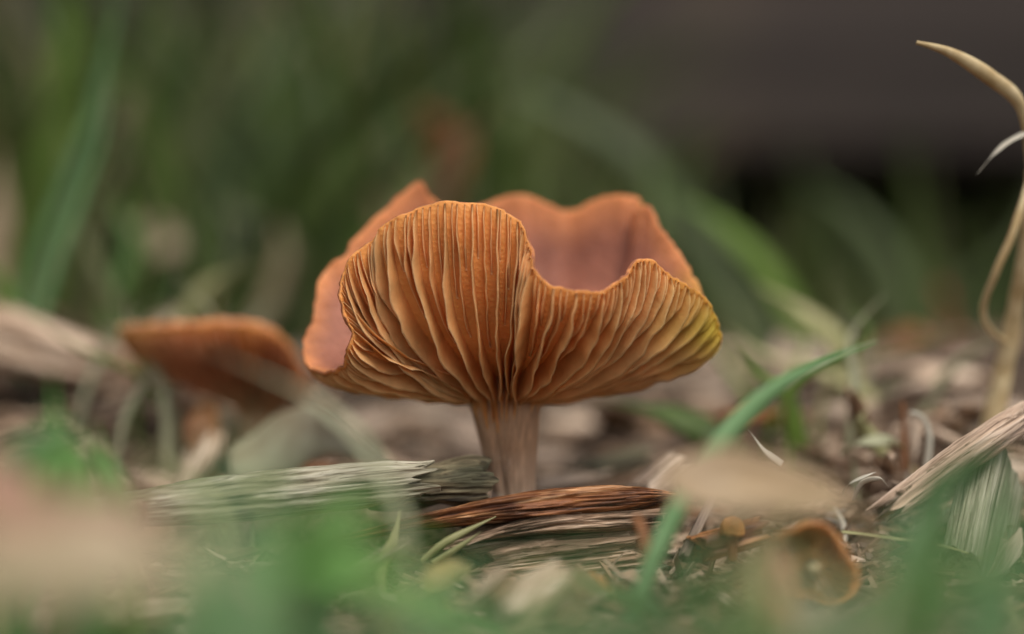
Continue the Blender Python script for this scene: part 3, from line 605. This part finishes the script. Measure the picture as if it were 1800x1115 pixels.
fg = [  # (px, py, Y) ...; width; material; label
    ([(390, 1260, -14), (405, 1000, -13.7), (425, 860, -13.5), (445, 730, -13.3)], .34, 'veil', 'pale bluish-green blade standing upright before the split stick'),
    ([(470, 1260, -10), (482, 1040, -9.7), (494, 960, -9.4), (490, 870, -9.2)], .22, 'vivid', 'bright green blade with blunt top before the split stick end'),
    ([(330, 1150, -9), (480, 1020, -9), (640, 1020, -9), (800, 1065, -9), (980, 1180, -9)], .36, 'vivid', 'broad bright green blade arching low before the rotten block'),
    ([(420, 1170, -12), (560, 1080, -12), (720, 1085, -12), (900, 1150, -12)], .34, 'green', 'green blade lying under the broad arching blade'),
    ([(480, 1030, -8.5), (560, 940, -8.5), (640, 890, -8.3), (740, 880, -8)], .34, 'green', 'soft green blade leaning over the dark bark chunk'),
    ([(520, 1080, -8.8), (600, 985, -8.7), (690, 950, -8.5), (800, 970, -8.3)], .34, 'vivid', 'soft green blade crossing before the pale upright sliver'),
    ([(720, 960, -6.4), (655, 800, -6.2), (565, 710, -6), (450, 650, -5.8), (320, 600, -5.6)], .12, 'dead_green', 'pale greyish blade leaning across the drooping mushroom'),
    ([(30, 1000, -6), (70, 850, -5.8), (95, 760, -5.6), (90, 660, -5.5)], .3, 'vivid', 'tallest bright blade of the tuft by the pale log chip'),
    ([(120, 1000, -6), (130, 870, -5.8), (110, 790, -5.6), (60, 720, -5.4)], .28, 'vivid', 'bright bent blade in the tuft by the pale log chip'),
    ([(180, 1000, -7), (170, 900, -6.8), (140, 800, -6.7), (95, 730, -6.6)], .26, 'green', 'curved green blade edging the tuft by the pale log chip'),
    ([(-30, 900, -7), (20, 820, -6.8), (90, 770, -6.7), (150, 750, -6.6)], .3, 'bluegreen', 'bluish blade lying across the tuft by the pale log chip'),
    ([(230, 1000, -5), (215, 880, -5), (180, 800, -4.9), (165, 740, -4.9)], .2, 'green', 'narrow green blade between the tuft and the split stick'),
    ([(1690, 1260, -11), (1705, 1060, -10.8), (1718, 900, -10.5), (1722, 760, -10.2)], .2, 'veil', 'pale green blade standing before the pinkish wood shard'),
    ([(1560, 1240, -12), (1600, 1090, -12), (1680, 1000, -12), (1830, 930, -12)], .4, 'green', 'broad soft blade slanting before the rough bark slab'),
    ([(1500, 1180, -10), (1640, 1040, -10), (1760, 1000, -10), (1880, 1000, -10)], .4, 'green', 'broad soft blade lying level before the rough bark slab'),
    ([(1740, 1240, -11), (1780, 1050, -11), (1800, 900, -11), (1840, 820, -11)], .36, 'bluegreen', 'bluish blade rising before the edge of the rough bark slab'),
    ([(1580, 1000, -8.5), (1620, 900, -8.3), (1680, 860, -8.2), (1780, 870, -8)], .17, 'veil', 'soft green blade hanging under the pinkish wood shard'),
    ([(1640, 900, -6), (1700, 830, -6), (1760, 800, -6), (1840, 800, -6)], .28, 'darkgreen', 'dark green blade tucked under the pinkish wood shard'),
    ([(1150, 1260, -13), (1090, 1130, -13), (1080, 1020, -13), (1100, 930, -13)], .22, 'veil', 'pale green blade rising beside the foot of the long arching blade'),
    ([(900, 1260, -14), (960, 1120, -14), (1050, 1060, -14), (1180, 1050, -14)], .34, 'green', 'soft blade bending over the soil before the rotten block'),
    ([(200, 1260, -12), (260, 1130, -12), (330, 1080, -12), (430, 1070, -12)], .36, 'green', 'soft blade bending under the pale tan curled leaf'),
    ([(60, 1260, -13), (50, 1140, -13), (90, 1080, -13), (160, 1060, -13)], .36, 'darkgreen', 'dark soft blade below the pale tan curled leaf'),
    ([(500, 1260, -14), (520, 1120, -14), (560, 1050, -14), (640, 1000, -14)], .3, 'veil', 'pale blade leaning under the broad arching blade'),
    ([(1330, 1260, -14), (1290, 1150, -14), (1220, 1090, -14), (1130, 1070, -14)], .3, 'green', 'soft blade curving towards the foot of the long arching blade'),
    ([(1240, 1260, -11), (1270, 1130, -11), (1340, 1060, -11), (1440, 1040, -11)], .26, 'green', 'soft green blade curving before the orange-tan leaf scrap'),
    ([(820, 1300, -15.5), (840, 1180, -15.5), (900, 1100, -15.5), (1000, 1040, -15.5)], .3, 'veil', 'pale soft blade standing before the rotten block'),
    ([(560, 1200, -13), (700, 1110, -13), (850, 1110, -13), (1000, 1170, -13)], .36, 'bluegreen', 'bluish blade lying level lowest before the wood pile'),
    ([(1000, 1220, -15), (1150, 1110, -15), (1300, 1090, -15), (1450, 1130, -15)], .36, 'veil', 'pale blade lying level before the orange-tan leaf scrap'),
    ([(1420, 1240, -15), (1560, 1120, -15), (1700, 1080, -15), (1850, 1080, -15)], .4, 'bluegreen', 'bluish blade lying level lowest before the bark slab'),
    ([(720, 1280, -14.5), (760, 1160, -14.5), (860, 1090, -14.5), (980, 1080, -14.5)], .36, 'veil', 'pale soft blade lowest before the yellow leaf scrap'),
]
for i, (p, w, mt, lb) in enumerate(fg): blade(BL, lb, p, w, mt, GF, twist=.4*(-1)**i, seed=i)
blade(BL, 'broad grey-green dead blade standing very close before the fallen cap', [(1470, 1280, -13.5), (1490, 1140, -13.3), (1500, 1070, -13.2), (1510, 1010, -13)], .46, 'dead_green', GF)
blade(BL, 'tan dead blade hanging down before the split stick end', [(370, 1280, -12.5), (385, 1130, -12.3), (380, 1040, -12.2), (330, 980, -12.1)], .26, 'dead_tan', GF)
GB = 'blurred blades rising behind the mushrooms'
bgb = [
    ([(20, 640, 7), (55, 490, 7), (110, 340, 7), (160, 210, 7), (200, 40, 7), (215, -80, 7)], .22, 'bluegreen', 'tall green blade sweeping up above the pale log chip'),
    ([(50, 640, 6), (90, 490, 6), (140, 350, 6), (180, 230, 6), (190, 100, 6)], .15, 'bluegreen', 'slim green blade beside the tall sweeping one above the pale log chip'),
    ([(110, 640, 8), (150, 460, 8), (200, 330, 8), (240, 210, 8), (310, 20, 8)], .3, 'bg_olive', 'olive blade leaning along the tall sweeping one'),
    ([(40, 640, 14), (80, 400, 14), (110, 200, 14), (110, 60, 14), (110, -120, 14)], .95, 'bg_lime', 'broad yellow-green blade behind the tall sweeping one'),
    ([(190, 660, 9), (205, 500, 9), (215, 400, 9), (190, 290, 9)], .3, 'bg_blue', 'short bluish blade above the drooping mushroom'),
    ([(290, 640, 18), (440, 420, 18), (560, 250, 18), (740, 120, 18), (1010, -10, 18)], .7, 'bg_blue', 'long grey-green blade arching high over the large cap'),
    ([(620, 640, 20), (620, 420, 20), (615, 280, 20), (590, 120, 20)], .7, 'bg_blue', 'upright grey-green blade behind the pointed back rim'),
    ([(480, 640, 22), (455, 430, 22), (430, 290, 22), (420, 180, 22)], .7, 'bg_green', 'upright dark green blade between the two caps'),
    ([(1440, 640, 9), (1390, 540, 9), (1330, 450, 9), (1250, 380, 9), (1170, 340, 9)], .5, 'bg_lime', 'yellow-green blade drooping beside the large cap'),
    ([(1380, 660, 15), (1210, 400, 15), (1110, 270, 15), (960, 180, 15), (860, 150, 15)], .6, 'bg_blue', 'grey-green blade arching down behind the large cap'),
    ([(1610, 660, 17), (1580, 480, 17), (1500, 370, 17), (1400, 310, 17)], .55, 'bg_blue', 'grey-green blade leaning before the dark gap'),
    ([(1500, 680, 5), (1470, 600, 5), (1410, 545, 5), (1330, 500, 5)], .3, 'straw_green', 'pale straw blade bending beside the yellow tip of the cap'),
    ([(1530, 700, 4.5), (1440, 650, 4.5), (1340, 620, 4.5), (1270, 570, 4.5)], .2, 'straw_green', 'straw blade lying low beside the yellow tip of the cap'),
    ([(1490, 720, 5.5), (1490, 640, 5.5), (1440, 580, 5.5), (1360, 560, 5.5)], .2, 'straw_green', 'thin straw blade arching over the low one by the cap'),
    ([(1250, 780, 3), (1190, 730, 3), (1110, 712, 3), (1030, 705, 3)], .5, 'bg_green', 'dark green blade in the shade under the large cap'),
    ([(1290, 800, 3), (1220, 750, 3), (1150, 735, 3), (1060, 750, 3)], .36, 'bg_green', 'second dark green blade in the shade under the large cap'),
    ([(290, 700, 6), (350, 560, 6), (420, 480, 6), (470, 430, 6)], .26, 'bg_olive', 'olive dry blade slanting up behind the drooping mushroom'),
    ([(250, 700, 7), (330, 560, 7), (380, 500, 7), (460, 470, 7)], .28, 'straw_green', 'straw blade slanting up behind the drooping mushroom'),
    ([(70, 640, 6.5), (60, 540, 6.5), (110, 420, 6.5), (175, 300, 6.5), (215, 190, 6.5)], .16, 'bg_olive', 'narrow olive blade crossing the tall sweeping one'),
    ([(330, 640, 15), (300, 430, 15), (330, 260, 15), (420, 80, 15), (470, -40, 15)], .6, 'bg_olive', 'broad olive blade leaning high above the drooping mushroom'),
    ([(560, 640, 13), (520, 470, 13), (440, 380, 13), (330, 350, 13)], .42, 'bg_olive', 'olive blade bowed over towards the tan caught leaf'),
    ([(250, 640, 17), (240, 420, 17), (215, 240, 17), (230, 90, 17)], .5, 'dead_tan', 'dull tan dead blade upright above the drooping mushroom'),
    ([(420, 640, 12), (480, 520, 12), (500, 440, 12), (480, 360, 12)], .3, 'dead_tan', 'short tan dead blade between the two caps'),
    ([(700, 640, 22), (690, 420, 22), (660, 200, 22), (700, 20, 22)], .6, 'bg_blue', 'tall grey-green blade standing behind the flat front of the cap'),
    ([(0, 640, 8), (-10, 480, 8), (5, 380, 8), (0, 260, 8)], .5, 'dead_tan', 'pale tan dead blade standing behind the pale log chip'),
    ([(860, 640, 21), (830, 420, 21), (790, 270, 21), (700, 170, 21)], .6, 'bg_olive', 'olive blade curving behind the large cap'),
    ([(1180, 700, 16), (1230, 500, 16), (1200, 350, 16), (1250, 200, 16)], .55, 'bg_green', 'dark green upright blade behind the large cap'),
    ([(1560, 800, 1.2), (1530, 770, 1.2), (1510, 740, 1.2), (1530, 715, 1.2)], .2, 'straw_green', 'crumpled yellowish dead blade by the pinkish wood shard'),
    ([(1480, 800, 1.0), (1510, 780, .9), (1560, 775, .8), (1600, 790, .8)], .16, 'dead_green', 'flattened greyish dead blade by the pinkish wood shard'),
    ([(1500, 880, -.6), (1515, 850, -.7), (1545, 842, -.8), (1562, 856, -.8)], .06, 'fibre', 'torn white fibre curling at the foot of the pinkish wood shard'),
    ([(1480, 870, -.6), (1492, 852, -.7), (1520, 838, -.8), (1540, 830, -.8)], .05, 'fibre', 'thin white fibre at the foot of the pinkish wood shard'),
]
for i, (p, w, mt, lb) in enumerate(bgb): blade(BL, lb, p, w, mt, GB, twist=(.3 if i < 27 else 2.0)*(-1)**i, seed=i+40, root_down=i < 27)

def tangle(n, label, group, box_, Yr, lift, wr, mats, seed):
    r_ = random.Random(seed)
    for q in range(n):
        x0, y0, Y0 = r_.uniform(box_[0], box_[1]), r_.uniform(box_[2], box_[3]), r_.uniform(*Yr)
        dx, up, dY = r_.gauss(0, 130), r_.uniform(*lift), r_.uniform(-.8, .8); bow = r_.gauss(0, 45)
        mt, word = r_.choice(mats)
        blade(BL, word+' '+label, [(x0-dx*.2, y0+120, Y0), (x0, y0, Y0), (x0+dx*.45+bow, y0-up*.55, Y0+dY*.4), (x0+dx, y0-up, Y0+dY)], r_.uniform(*wr), mt, group, twist=r_.uniform(-1, 1), seed=q, n=20)
MF = [('veil', 'thin pale green'), ('veil', 'thin pale green'), ('bluegreen', 'thin bluish-green'), ('green', 'thin green'), ('straw_green', 'thin straw-green')]
tangle(15, 'blade in the blurred tangle before the split stick', 'thin blades before the split stick', (-20, 620, 1010, 1130), (-12, -6), (120, 330), (.07, .16), MF, 1)
tangle(13, 'blade in the blurred tangle before the rotten block', 'thin blades before the rotten block', (560, 1180, 1060, 1150), (-12, -5), (60, 150), (.07, .15), MF, 2)
tangle(17, 'blade in the blurred tangle before the rough bark slab', 'thin blades before the rough bark slab', (1180, 1800, 1020, 1140), (-12, -5), (90, 260), (.07, .16), MF, 3)
MB_ = [('straw_green', 'thin straw-coloured'), ('dead_green', 'thin grey-green'), ('bg_lime', 'thin yellow-green'), ('bg_olive', 'thin olive')]
tangle(12, 'blade among the litter past the yellow tip of the cap', 'thin blades past the yellow tip of the cap', (1310, 1640, 660, 740), (2, 6), (50, 170), (.08, .17), MB_, 4)
tangle(11, 'blade around the drooping mushroom', 'thin blades around the drooping mushroom', (120, 520, 660, 740), (2.6, 7), (60, 230), (.07, .15), MB_, 17)
tangle(10, 'blade leaning before the dark gap', 'faint blades before the dark gap', (1020, 1760, 560, 620), (16, 28), (140, 420), (.2, .5), [('bg_olive', 'faint olive'), ('bg_green', 'faint dark green'), ('bg_blue', 'faint grey-green')], 9)
tangle(12, 'blade rising high behind the pale log chip', 'thin blades behind the pale log chip', (-20, 420, 540, 640), (6, 13), (150, 480), (.12, .3), [('bluegreen', 'tall bluish-green'), ('bg_lime', 'tall yellow-green'), ('bg_olive', 'tall olive'), ('green', 'tall green')], 6)

# ------------------------------------------------------------------ dead leaves
def leaf_mesh(L, W, curl, bendz, seed, n=20, m=8, th=.02):
    top, bot = [], []
    for i in range(n+1):
        t = i/n; w = W*.5*math.sin(math.pi*min(1, .04+.96*t)**.8)**.75+.01
        for j in range(m+1):
            a = j/m*2-1; x = L*t; y = a*w*(1+.12*nz(t*5, a*2, seed)); z = bendz*math.sin(t*math.pi)+curl*w*a*a+.08*L*nz(t*3, a*1.5, seed+2)+.012*nz(t*22, a*7, seed)-(.04 if j == m//2 else 0)*W*.3
            top.append((x, y, z)); bot.append((x, y, z-th))
    k = len(top); fs = []
    q = lambda i, j: i*(m+1)+j
    for i in range(n):
        for j in range(m): fs.append((q(i, j), q(i+1, j), q(i+1, j+1), q(i, j+1))); fs.append((k+q(i, j), k+q(i, j+1), k+q(i+1, j+1), k+q(i+1, j)))
    edge = [q(i, 0) for i in range(n+1)]+[q(n, j) for j in range(1, m+1)]+[q(i, m) for i in range(n-1, -1, -1)]+[q(0, j) for j in range(m-1, 0, -1)]
    for a, b in zip(edge, edge[1:]+edge[:1]): fs.append((b, a, k+a, k+b))
    return top+bot, fs
def leaf(label, p0, p1, W, mat, curl=.3, bendz=.2, seed=0, roll=0.0):
    L = (Vector(p1)-Vector(p0)).length
    o = place('dead_leaf', mesh_data('dead_leaf', *leaf_mesh(L, W, curl, bendz, seed), M[mat]), p0, p1, roll)
    lo = Vector(p0) if p0[2] < p1[2] else Vector(p1); g = ground_z(lo[0], lo[1])
    if lo[2] > g+.3:                      # the stalk the leaf still hangs on
        inv = o.rotation_euler.to_matrix().transposed()
        v, f = tube([inv @ (q-Vector(p0)) for q in (lo, lo.lerp(Vector((lo[0]+.2, lo[1]+.1, g)), .5)+Vector((.1, 0, .1)), Vector((lo[0]+.2, lo[1]+.1, g-.1)))], [.03, .035, .045], 8, 14)
        add('leaf_stalk', mesh_data('leaf_stalk', v, f, M[mat]), o)
    return tag(o, label, 'leaf')
leaf('pale tan oval leaf held up in front of the whitish twig and litter', P(1165, 840, -6.2), P(1500, 880, -5.8), .6, 'leaf_tan', .12, .04, 27, roll=.95)
leaf('upright orange-tan leaf scrap below the pale tan oval leaf', P(1352, 1140, -6.2), P(1356, 925, -5.8), .42, 'leaf_orange', .15, .05, 29)
leaf('rosy-brown dead leaf very close before the split stick', P(-120, 930, -10), P(330, 925, -9.6), .55, 'dead_rose', .2, .1, 3, roll=.4)
leaf('pale tan curled dead leaf below the rosy-brown one', P(-120, 1010, -11), P(470, 1015, -10.6), .75, 'dead_tan', .3, .1, 5, roll=.6)
leaf('tawny dead leaf scrap sloping before the green tuft', P(-90, 830, -8.5), P(70, 890, -8.5), .4, 'dead_rose', .3, .1, 6, roll=.7)
leaf('large pale green dead leaf arched over the litter behind the stick', P(405, 815, 1.6), P(672, 805, 2.0), 1.0, 'dead_pale', -.3, .55, 7, roll=.6)
leaf('narrow rust-brown dead leaf standing under the drooping mushroom', P(352, 800, 2.6), P(372, 705, 3.0), .4, 'dead_brown', .3, .1, 9)
leaf('blurred orange-brown dead leaf standing far behind the large cap', P(790, 350, 13), P(720, 190, 13.5), 1.35, 'dead_brown', .3, .1, 11, roll=1.2)
leaf('dark red dead leaf standing upright before the timber step', P(1648, 640, 12), P(1652, 500, 12.5), .75, 'dead_red', .3, .1, 13, roll=1.4)
leaf('bright tan dead leaf caught in the grass behind the drooping mushroom', P(195, 450, 13), P(330, 425, 13), .9, 'dead_tan', .3, .1, 15, roll=.9)
leaf('small yellow dead leaf pressed on the soil before the rotten block', P(750, 1030, -3.8), P(835, 995, -3.6), .3, 'dead_yellow', .2, .05, 17, roll=.5)
leaf('yellowish scrap of leaf nearest the soil under the green blades', P(670, 1120, -5), P(728, 1050, -5), .3, 'dead_yellow', .2, .05, 19, roll=.5)
wood('bark_scrap', 'rust-brown bark scrap carrying the amber button beside the whitish twig', P(1215, 968, -1.5), P(1345, 930, -1.3), lambda t: (.14, .2, 0), 'bark', 83, n=40, na=50, jag=.15)

# ------------------------------------------------------------------ chips one can pick out, then fine litter and grass
KINDS_C = [('chip_pale', 'pale cream wood chip'), ('chip_brown', 'brown wood chip'), ('chip_grey', 'grey weathered wood chip'), ('chip_rust', 'rusty orange bark chip')]
def zone(x, y):
    if y > 13: return 'far back among the grass stems'
    if y < -2.4: return 'on the soil before the wood pile'
    if x < -2.2: return 'around the drooping mushroom' if y > .8 else 'beside the split stick'
    if x > 3.2: return 'behind the pinkish wood shard' if y > .2 else 'around the rough bark slab'
    return 'just behind the large mushroom'
chip_me = {}
for k, (mt, _) in enumerate(KINDS_C):
    for q in range(5):
        r_ = random.Random(k*10+q); Lc = r_.uniform(.9, 1.7); hh, hd = r_.uniform(.05, .13), r_.uniform(.14, .34)
        v, f = split_wood(Lc, (lambda t, hh=hh, hd=hd, e=r_.uniform(.3, .9): (hh*(1-.5*abs(t-.4)), hd*(e+(1-e)*math.sin(t*3.0)), 0)), k*31+q*7, n=16, na=22, jag=.2, ridge=.13, crack=0, bend=r_.uniform(-.08, .1))
        chip_me[k, q] = mesh_data('wood_chip', v, f, M[mt])
def chip(k, x, y, sc, yaw, pitch, roll, dz=0.0):
    o = add('wood_chip', chip_me[k, rng.randrange(5)], loc=(x, y, ground_z(x, y)+.08*sc+dz), rot=(roll, pitch, yaw)); o.scale = (sc,)*3
    lb = ('large ' if sc > .95 else 'small ')+KINDS_C[k][1]+' '+zone(x, y)
    return tag(o, lb, 'wood chip', KINDS_C[k][1]+'s '+zone(x, y))
cnt = 0
while cnt < 250:
    y = -6+34*rng.random()**1.25; d = y-CAM_Y; hw = .205*d; x = rng.uniform(-hw, hw)
    if abs(x) < 2.6 and -2.2 < y < .8: continue
    if 2 < x < 4.2 and -7 < y < -1.6: continue
    k = rng.choices((0, 1, 2, 3), (.3, .32, .28, .1))[0]
    chip(k, x, y, rng.uniform(.5, 1.15)*(1+max(0, y)*.02), rng.uniform(0, 6.28), rng.gauss(0, .28), rng.gauss(0, .4), rng.uniform(0, .12)); cnt += 1
def chip_at(k, px, py, Y, sc, yaw, pitch, roll):
    p = P(px, py, Y); g = ground_z(p[0], p[1]); o = chip(k, p[0], p[1], sc, yaw, pitch, roll); o.location.z = min(max(p[2], g+.06), g+.4)*S; return o
for a in [(0, 1540, 715, 2.0, .8, .2, 1.15, .6), (0, 1590, 650, 5, 1.3, .3, .1, .2), (0, 1640, 705, 3.5, 1.0, .1, .1, .3), (2, 1700, 765, 2.5, 1.1, -.2, -.1, .2),
          (0, 1400, 745, 2.6, 1.1, -.4, .2, .2), (0, 1460, 770, 2.2, .9, .3, .2, .3), (1, 1200, 690, 6, 1.6, -.3, .3, .2), (1, 1270, 700, 5, 1.5, -.4, .3, .1),
          (0, 320, 790, 2.6, .9, .3, -1.1, .5), (0, 220, 790, 2.8, 1.0, .2, .3, .4), (1, 290, 760, 4, 1.3, -.4, .1, .4), (1, 700, 740, 8, 1.6, .3, .1, .2),
          (2, 780, 770, 5, 1.2, -.3, .1, .2), (3, 1150, 815, 2.0, .6, .5, .1, .4), (0, 730, 800, 3, .8, .1, 0, .2), (2, 1660, 800, 1.0, 1.1, .5, .1, .6)]:
    chip_at(*a)
for q in range(34):
    chip_at(rng.choices((0, 1, 2), (.5, .2, .3))[0], rng.uniform(1440, 1790), rng.uniform(660, 850), rng.uniform(.2, 3.6), rng.uniform(.3, .7), rng.uniform(0, 6.28), rng.gauss(0, .5), rng.gauss(0, .6))
FT = 'dry fibres in the litter by the pinkish wood shard'
for q in range(44):
    x0, y0, Y0 = rng.uniform(1440, 1740), rng.uniform(690, 880), rng.uniform(-.8, 2.5); a = rng.uniform(-.6, 3.6); l = rng.uniform(40, 95); k2 = rng.uniform(-11, 11)
    gx = (x0-900)*.4*(Y0-CAM_Y)/1800; y0 = 557.5-(ground_z(gx, Y0)+.05-CAM_Z)*1800/(.4*(Y0-CAM_Y))
    mt = rng.choice(('fibre', 'straw_green', 'straw', 'dead_green'))
    blade('dry_fibre', {'fibre': 'short white', 'straw_green': 'short greenish', 'straw': 'short straw-coloured', 'dead_green': 'short grey-green'}[mt]+' dry fibre poking from the litter by the pinkish wood shard',
          [(x0, y0, Y0), (x0+.5*l*math.cos(a)+k2, y0-.5*l*math.sin(a), Y0+.1), (x0+l*math.cos(a), y0-l*math.sin(a), Y0+.1)], rng.uniform(.025, .08), mt, FT, 'fibre', root_down=False, n=12, twist=rng.uniform(-2, 2), seed=q, tip=.3)
# thin upright twigs among the litter on one side
for lab, pts, rd, mt in (('thin brown twig standing upright behind the pinkish wood shard', [P(1590, 830, 1), P(1589, 760, 1), P(1586, 706, 1)], [.035, .03, .02], 'dead_brown'),
                         ('thin whitish forked fibre standing behind the pinkish wood shard', [P(1628, 830, .6), P(1634, 770, .6), P(1622, 735, .6), P(1600, 725, .6)], [.04, .035, .03, .02], 'fibre'),
                         ('short blurred brown twig end leaning on the rust-brown sliver', [P(1140, 990, -3.4), P(1130, 935, -3.3), P(1118, 910, -3.2)], [.06, .05, .04], 'dead_brown')):
    v, f = tube(pts, rd, 8, 14); tag(add('thin_twig', mesh_data('thin_twig', rel(v, pts[0]), f, M[mt]), loc=pts[0]), lab, 'twig')

nr_ = np.random.default_rng(5)
def litter_mass(n, spots=()):
    vs_, fs, tone = [], [], []
    while len(fs) < n*5:
        y = -9+44*nr_.random()**1.2; d = y-CAM_Y; x = nr_.uniform(-.3*d, .3*d)
        if len(fs) > n*5*.72 and spots:
            cx, cy, rx, ry = spots[nr_.integers(len(spots))]; x, y = cx+nr_.normal(0, rx), cy+nr_.normal(0, ry)
        L, W, H = nr_.uniform(.15, .75), nr_.uniform(.03, .14), nr_.uniform(.015, .05)
        if nr_.random() < .35: W *= .35; L *= 1.5
        M_ = Matrix.Translation((x, y, ground_z(x, y)+nr_.uniform(0, .16))) @ Matrix.Rotation(nr_.uniform(0, 6.3), 4, 'Z') @ Matrix.Rotation(nr_.normal(0, .3), 4, 'Y') @ Matrix.Rotation(nr_.normal(0, .5), 4, 'X')
        k = len(vs_); j = nr_.uniform(-.25, .25, 4)
        for (a, b, c) in ((-1+j[0], -1, 0), (1+j[1], -.7, 0), (1+j[2], .7, 0), (-1+j[3], 1, 0), (-1+j[0], -1, 1), (1+j[1], -.7, 1), (1+j[2], .7, 1), (-1+j[3], 1, 1)):
            q = M_ @ Vector((a*L/2, b*W/2, c*H)); vs_.append(q)
        fs += [(k+4, k+5, k+6, k+7), (k, k+1, k+5, k+4), (k+1, k+2, k+6, k+5), (k+2, k+3, k+7, k+6), (k+3, k, k+4, k+7)]
        tone += [min(1, max(0, nr_.normal(.56, .27)))]*8
    return vs_, fs, tone
v, f, t = litter_mass(13000, [(4.2, 1.2, 1.3, 1.8), (3.0, -1.2, .9, .9), (-3.4, 2.5, 1.6, 1.8), (.8, 2.2, 1.4, 1.2), (.3, -2.6, 1.8, .6)])
tag(add('litter', mesh_data('litter', v, f, M['litter'], False, {'tone': t})), 'fine brown and cream wood litter covering the soil', kind='stuff')
def grass_mass(n):
    vs_, fs, tone = [], [], []; c = 0
    while c < n:
        y = 9+42*nr_.random()**.8; d = y-CAM_Y; x = nr_.uniform(-.34*d, .34*d); sx = x/(.2*d)
        dens = .95 if sx < -.1 else (.5 if sx < .25 else (.16 if sx < .6 else .03))
        dens *= .12+.88*sst(9, 24, y)
        if y > 44.5 or nr_.random() > dens*(.6+.8*max(0, .5+nz(x*.16, y*.16, 3))): continue
        h = nr_.uniform(3, 9.5)*(1.15 if sx < .1 else .62); w = nr_.uniform(.14, .5); ang = nr_.uniform(0, 6.3); lean = nr_.uniform(.15, .9)*h
        z0 = ground_z(x, y)-.1; dx, dy = math.cos(ang)*lean, math.sin(ang)*lean*.6; fa = nr_.uniform(-.8, .8); wx, wy = math.cos(fa)*w/2, math.sin(fa)*w/2
        k = len(vs_); tn = min(1, max(0, nr_.normal(.36, .27))); m_ = 7
        for i in range(m_+1):
            q = i/m_; ww = (1-q**2.2)+.03
            px_, py_, pz_ = x+dx*q*q, min(y+dy*q*q, 45.3), z0+h*q*(1-.32*q*lean/h)
            vs_.append((px_-wx*ww, py_-wy*ww, pz_)); vs_.append((px_, py_+.12*w, pz_)); vs_.append((px_+wx*ww, py_+wy*ww, pz_)); tone += [tn]*3
        for i in range(m_):
            for e in (0, 1): b = k+i*3+e; fs.append((b, b+1, b+4, b+3))
        c += 1
    return vs_, fs, tone
v, f, t = grass_mass(1500)
tag(add('grass', mesh_data('grass', v, f, M['grass'], True, {'tone': t})), 'loose green grass with some dry blades growing before the timber step', kind='stuff')
